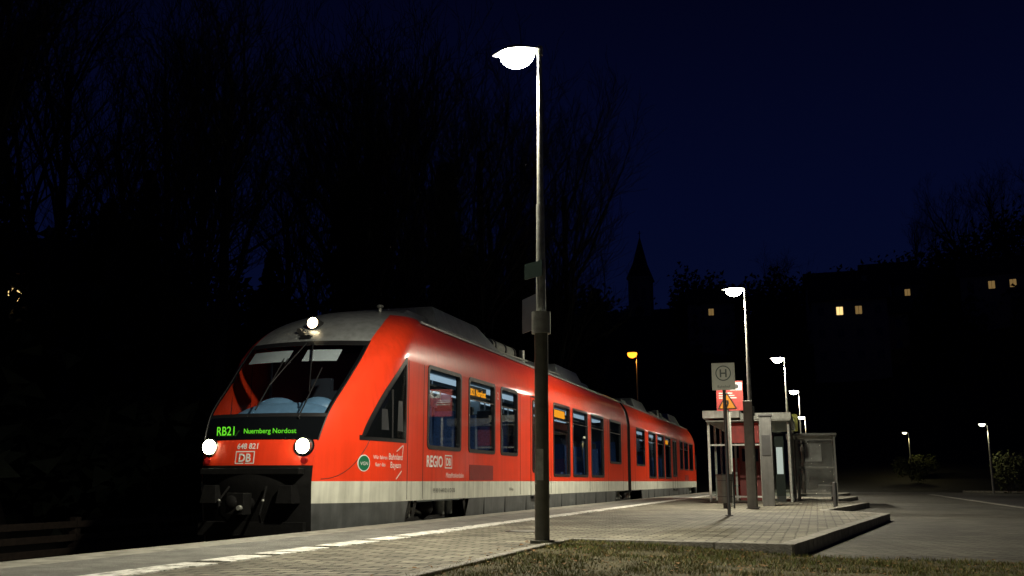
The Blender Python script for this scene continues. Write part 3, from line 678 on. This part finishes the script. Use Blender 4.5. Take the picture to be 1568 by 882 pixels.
for x in(-2,0,2,): mb.box(x-.05,x+.05,-.05,.05,0,2.2,0); mb.box(x-.05,x+.05,1.5,1.6,0,2.2,0)
mb.box(-2.3,2.3,-.3,1.8,2.2,2.32,1); mb.box(-2,2,1.52,1.55,.3,2.1,0); mb.obj('frame',[DARKM,METAL],e)
def car(x,y,rz):
    e=empty('parked_car',(x,y,-.11),rz)
    P=[(-2.1,.35),(-2.15,.65),(-1.95,.85),(-1.6,.92),(-1.05,1.38),(.5,1.42),(1.15,.95),(1.95,.82),(2.12,.6),(2.1,.3)]
    mb=MB(); rows=[]
    for yy,ins in((-.86,0),(-.8,.02),(.8,.02),(.86,0)):
        rows.append([(a*(1-.02*(abs(yy)>.82)),yy*(1 if b_<.95 else .84),b_) for a,b_ in P])
    mb.grid(rows,0); mb.add(rows[0],[tuple(range(10))],0); mb.add(rows[-1],[tuple(range(10))],0)
    for sg in(1,-1):
        mb.add([(-1.5,sg*.875,.93),(-1.0,sg*.75,1.33),(.45,sg*.75,1.36),(1.0,sg*.875,.96)],[(0,1,2,3)],1)
        for wx in(-1.35,1.35): mb.cyl((wx,sg*.7,.32),(wx,sg*.88,.32),.32,n=20,mi=2)
        mb.box(-2.17,-2.12,sg*.7-.12,sg*.7+.12,.66,.78,3)
    mb.obj('body',[mat('car_paint',(.04,.04,.05),.3,.3,.5),BLKG,BLK,emis('tail_lamp',(1,.05,.02),.9)],e)
car(16.2,66,math.radians(75)); car(19.5,69,math.radians(80))

# ================================================================ HOUSES, CHURCH
DW=mat('plaster_wall',(.22,.20,.17),.9); RT=mat('roof_tiles',(.05,.028,.022),.9,var=.3); WL=emis('lit_window',(1,.68,.26),1.3); WD=emis('dim_window',(1,.62,.22),.18); WN=mat('dark_window',(.01,.01,.015),.1,var=0)
def house(az,d,tanw,w,h,lit,name='village_house',rz=0):
    x=math.sin(math.radians(az))*d; y=math.cos(math.radians(az))*d
    zw=.59+tanw*d
    zb=min(Hh(x,y)-1,zw-2.5); top=zw+1.9
    e=empty(name,(x,y,0),rz-math.radians(az)); mb=MB(); dd=8
    mb.box(-w/2,w/2,0,dd,zb-3,top,0)
    mb.add([(-w/2-.4,-.5,top-.1),(w/2+.4,-.5,top-.1),(w/2+.4,dd+.5,top-.1),(-w/2-.4,dd+.5,top-.1),(-w/2-.4,dd/2,top+3.0),(w/2+.4,dd/2,top+3.0)],[(0,1,5,4),(2,3,4,5),(0,4,3),(1,2,5),(0,3,2,1)],1)
    mb.box(w*.2,w*.2+.6,dd*.55,dd*.55+.6,top+2,top+3.8,0)
    nwin=int(w/2.2)
    rowsz=[zw+1.0-2.8*k for k in range(0,3) if zw+1-2.8*k>zb+1.5]
    for k,z in enumerate(rowsz):
        for i in range(nwin):
            xx=-w/2+ (i+.5)*w/nwin; code=lit[k][i] if k<len(lit) and i<len(lit[k]) else 0
            mb.box(xx-.55,xx+.55,-.05,.02,z-1.25,z-1.17,0)
            for q in(-1,1):
                mb.box(xx+(q-1)*.20+.02,xx+(q+1)*.20-.02,-.03,-.012,z-1.0,z-.0,{0:4,1:2,2:3}[code])
    mb.obj('house_shell',[DW,RT,WL,WD,WN],e)
house(2.3,150,.176,12,6,[[2,0,1,1,2],[0,0,0,0,0]])
house(2.3,128,.160,9,6,[[0,1,2,0],[0,0,0,0]])
house(3.7,140,.145,8,5,[[0,1,0],[0,0,0]])
house(3.4,152,.163,6,5,[[0,2],[0,0]])
house(4.4,165,.184,8,5,[[2,0,2],[0,0]])
house(5.8,160,.175,9,5,[[0,2,0,0]])
house(10.1,140,.176,10,5,[[0,2,2,0],[0,0,0,0]])
house(-5.3,150,.165,7,5,[[0,2,0]])
house(-44.3,60,.158,7,5,[[0,1,0]])
cx,cy=-29.2,178; cz=Hh(cx,cy)
e=empty('church_tower',(cx,cy,0)); mb=MB(); tt=37.2
mb.box(-2,2,-2,2,cz-4,tt,0); mb.box(-2.25,2.25,-2.25,2.25,tt,tt+.4,0)
mb.taper(-2.2,2.2,-2.2,2.2,tt+.4,tt+3.2,1.0,1.0,1); mb.add([(-1.2,-1.2,tt+3.2),(1.2,-1.2,tt+3.2),(1.2,1.2,tt+3.2),(-1.2,1.2,tt+3.2),(0,0,tt+8.6)],[(0,1,4),(1,2,4),(2,3,4),(3,0,4)],1)
mb.cyl((0,0,tt+8.4),(0,0,tt+9.6),.08,n=6,mi=1); mb.box(-.35,.35,-.05,.05,tt+9.1,tt+9.2,1)
for s_ in(-.8,.8): mb.box(s_-.4,s_+.4,-2.03,-1.99,tt-4,tt-1.8,2)
mb.cyl((0,-2.04,tt-6),(0,-2.0,tt-6),.9,n=20,mi=1)
mb.obj('tower',[mat('sandstone',(.2,.17,.13),.9),RT,BLK],e)

# ================================================================ TREES
def bare_tree_mesh(seed,h,maxlev=4,name='bare_tree'):
    R=random.Random(seed)
    V=[];Fs=[]
    def tube(pts,rs,n):
        base=len(V)
        for k,(p,r) in enumerate(zip(pts,rs)):
            d=(pts[min(k+1,len(pts)-1)]-pts[max(k-1,0)]).normalized(); a=d.orthogonal().normalized(); b=d.cross(a)
            for i in range(n):
                t=6.2832*i/n; q=p+a*(math.cos(t)*r)+b*(math.sin(t)*r); V.append((q.x,q.y,q.z))
        for k in range(len(pts)-1):
            for i in range(n): Fs.append((base+k*n+i,base+k*n+(i+1)%n,base+(k+1)*n+(i+1)%n,base+(k+1)*n+i))
    def grow(p,d,L_,r,lev):
        n=6 if lev==0 else 3; pts=[p.copy()]; rs=[r]; dd=[d]
        for i in range(n):
            wob=.09 if lev==0 else .2
            d=(d+Vector((R.gauss(0,wob),R.gauss(0,wob),R.gauss(0,wob)+(.12 if lev else .05)))).normalized()
            p=p+d*(L_/n); pts.append(p.copy()); rs.append(max(.008,r*(1-.6*(i+1)/n))); dd.append(d)
        tube(pts,rs,8 if lev==0 else 5 if lev==1 else 3)
        if lev<maxlev:
            kids=[12,6,5,4,3][lev]
            for k in range(kids):
                t=(.25 if lev==0 else .2)+(.98-(.25 if lev==0 else .2))*(k+R.random())/kids; j=min(n-1,int(t*n)); fr=t*n-j
                q=pts[j].lerp(pts[j+1],fr); bd=dd[j+1]; pr=bd.orthogonal().normalized(); pr.rotate(Matrix.Rotation(R.uniform(0,6.28),3,bd))
                ang=R.uniform(.4,.85) if lev else R.uniform(.35,.8)
                nd=(bd*math.cos(ang)+pr*math.sin(ang)+Vector((0,0,.2))).normalized()
                grow(q,nd,L_*R.uniform(.42,.62)*(1 if lev else (1.15-.65*t)),max(.01,(rs[j]+rs[j+1])/2*.55),lev+1)
    grow(Vector((0,0,-.5)),Vector((R.gauss(0,.04),R.gauss(0,.04),1)).normalized(),h*.85,h*.013,0)
    me=bpy.data.meshes.new(name); me.from_pydata(V,[],Fs); me.materials.append(BARK); return me
def conifer_mesh(seed,h):
    R=random.Random(seed); mb=MB(); mb.cyl((0,0,-.5),(0,0,h*.97),h*.014,.02,n=8,mi=0,cap=False)
    z=h*.07
    while z<h*.985:
        t=1-z/h; Lb=(h*.19*t**.8+.15)
        for k in range(8):
            a=R.uniform(0,6.28); L_=Lb*R.uniform(.6,1.15); dr=R.uniform(.15,.45)
            n=int(5+L_*5)
            for i in range(n):
                f=(i+R.random())/n; rr_=L_*f; px=math.cos(a)*rr_; py=math.sin(a)*rr_; pz=z-dr*rr_*f+R.uniform(-.08,.08)
                s_=R.uniform(.14,.34)*(1-.4*f); b=a+R.choice([-1,1])*R.uniform(.4,1.2)
                mb.add([(px,py,pz+.05),(px+math.cos(b)*s_,py+math.sin(b)*s_,pz-.05),(px+math.cos(b)*s_*1.2,py+math.sin(b)*s_*1.2,pz-.3*R.random()-.1),(px,py,pz-.2)],[(0,1,2,3)],1)
        z+=h*.018*R.uniform(.8,1.3)
    me=bpy.data.meshes.new('conifer'); me.from_pydata(mb.v,[],mb.f); me.materials.append(BARK); me.materials.append(NEED); me.polygons.foreach_set('material_index',mb.m); return me
BT=[bare_tree_mesh(11,17),bare_tree_mesh(22,19),bare_tree_mesh(33,16),bare_tree_mesh(44,18)]
CT=[conifer_mesh(5,18),conifer_mesh(6,15)]
def put(me,name,x,y,s=1,rz=0):
    o=bpy.data.objects.new(name,me); S.collection.objects.link(o); o.location=(x,y,Hh(x,y)); o.scale=(s,s,s); o.rotation_euler=(0,0,rz)
def pol(az,d): return math.sin(math.radians(az))*d, math.cos(math.radians(az))*d
R=random.Random(3)
k=0
for az,d,s in [(-46,24,.9),(-43.5,27,.9),(-40.5,30,1.0),(-37,33,.95),(-34,29,.95),(-31.5,35,1.0),(-28.5,38,1.0),(-26,40,1.1),(-24,42,1.2),(-48,32,1.0),(-36,46,1.0),(-42,44,1.0),(-30,50,1.0),
               (-22.3,42,1.2),(-20.7,45,1.25),(-19.2,47,1.15),(-18,55,1.3),(-16.6,56,1.15),(-15.2,60,1.0),(-14,60,.85),(-21.5,58,1.3),(-17.2,66,1.2),(-13.6,95,.9)]:
    x,y=pol(az,d); put(BT[k%4],'bare_tree',x,y,s*R.uniform(.92,1.08),R.uniform(0,6.28)); k+=1
for az,d,s,v in [(-46.5,38,.8,0),(-27,44,.85,0),(-25.5,50,1.05,0),(-23,52,1.0,1),(-21,54,1.1,0),(-19.5,58,1.05,1),(-31,46,.75,1),(-38,42,.7,0),(-18,66,1.1,1),(-16.5,74,1.1,0),(-40,40,.7,1),(-1.5,120,.62,1),(-.6,124,.7,0),(-15,84,1.0,1),(-13.8,88,.8,0)]:
    x,y=pol(az,d); put(CT[v],'conifer',x,y,s,R.uniform(0,6.28))
def bushmesh(name,items,mats,q=.16):
    mb=MB()
    for (x,y,z,rx,rz_,n) in items:
        for i in range(n):
            u=Vector((R.gauss(0,1),R.gauss(0,1),R.gauss(0,1))).normalized()*(R.random()**.4)
            px,py,pz=x+u.x*rx,y+u.y*rx,z+u.z*rz_; a=Vector((R.gauss(0,1),R.gauss(0,1),R.gauss(0,1))).normalized()*q*R.uniform(.5,1.3); b=a.orthogonal().normalized()*q*R.uniform(.3,.9)
            mb.add([(px,py,pz),(px+a.x+b.x,py+a.y+b.y,pz+a.z+b.z),(px+a.x-b.x,py+a.y-b.y,pz+a.z-b.z)],[(0,1,2)],0)
    return mb.obj(name,mats)
items=[]
for i in range(560):
    x=R.uniform(-46,-16); y=R.uniform(4,95); s_=R.uniform(1.3,2.9); items.append((x,y,Hh(x,y)+s_*R.uniform(.5,2.2),s_*1.1,s_,110))
    if -45.6<math.degrees(math.atan2(x,y))<-43: items.pop()
bushmesh('forest_thicket',items,[NEED],.45)
items=[]
for i in range(1100):
    az=R.uniform(-26,24); d=R.uniform(120,235); x,y=pol(az,d)
    if -11.8<az<-7.2 and d<215 : continue
    if abs(az-3.0)<3.2 and d<170: continue
    if abs(az-10)<1.2 and d<142: continue
    if abs(az+5.3)<.9 and d<155: continue
    s_=R.uniform(1.6,3.6)*(1.35 if az>9 else 1); zz=Hh(x,y)
    items.append((x,y,zz+s_*1.1,s_*.85,s_*1.5,60)); 
bushmesh('hillside_woods',items,[NEED],.75)
for az,d,s in((9.4,150,1.0),(10.8,155,1.2),(12.2,150,1.1),(-1.9,140,.8),(5.5,190,.7),(7,190,.6)):
    x,y=pol(az,d); put(BT[int(az)%4],'bare_tree',x,y,s,az)
for az,d,s in((4.9,80,1.3),(10.0,66,1.7),(5.6,84,1.2)):
    x,y=pol(az,d); z=Hh(x,y)
    bushmesh('bush',[(x+R.uniform(-.8,.8),y+R.uniform(-.5,.5),z+s*R.uniform(.5,1.1),s*.5,s*.6,260) for _ in range(6)],[LEAF],.12)

for sg in(1,-1):
    ld=bpy.data.lights.new('headlight_beam','SPOT'); ld.energy=60; ld.color=(1,.97,.7); ld.spot_size=math.radians(70); ld.spot_blend=.8; ld.shadow_soft_size=.06
    o=bpy.data.objects.new('headlight_beam',ld); S.collection.objects.link(o); o.parent=train; o.location=(.72*sg,11.7,1.73); o.rotation_euler=(math.radians(84),0,math.radians(180))
# ================================================================ WORLD
w=bpy.data.worlds.new('World'); S.world=w; w.use_nodes=True; nt=w.node_tree; N=nt.nodes; L=nt.links; N.clear()
out=N.new('ShaderNodeOutputWorld'); bg=N.new('ShaderNodeBackground'); bg2=N.new('ShaderNodeBackground'); ad=N.new('ShaderNodeAddShader')
tc=N.new('ShaderNodeTexCoord'); sp=N.new('ShaderNodeSeparateXYZ'); L.new(tc.outputs['Generated'],sp.inputs[0])
r=N.new('ShaderNodeValToRGB'); L.new(sp.outputs['Z'],r.inputs[0]); cr=r.color_ramp
cr.elements[0].position=.0; cr.elements[0].color=(.0022,.0045,.022,1); cr.elements[1].position=.55; cr.elements[1].color=(.0006,.0007,.0058,1)
el=cr.elements.new(.27); el.color=(.0012,.0025,.017,1)
L.new(r.outputs[0],bg.inputs[0]); bg.inputs[1].default_value=1.0
sk=N.new('ShaderNodeTexSky'); sk.sky_type='NISHITA'; sk.sun_disc=False; sk.sun_elevation=math.radians(-9); sk.sun_rotation=math.radians(200)
L.new(sk.outputs[0],bg2.inputs[0]); bg2.inputs[1].default_value=.02
L.new(bg.outputs[0],ad.inputs[0]); L.new(bg2.outputs[0],ad.inputs[1]); L.new(ad.outputs[0],out.inputs[0])
cd=bpy.data.cameras.new('Camera'); cd.lens=36*1500/1568; cd.sensor_width=36; cd.clip_end=2000; cd.clip_start=.05
c=bpy.data.objects.new('Camera',cd); S.collection.objects.link(c); c.location=(0,0,.59); c.rotation_euler=(math.radians(90+11.16),0,math.radians(16.95)); S.camera=c
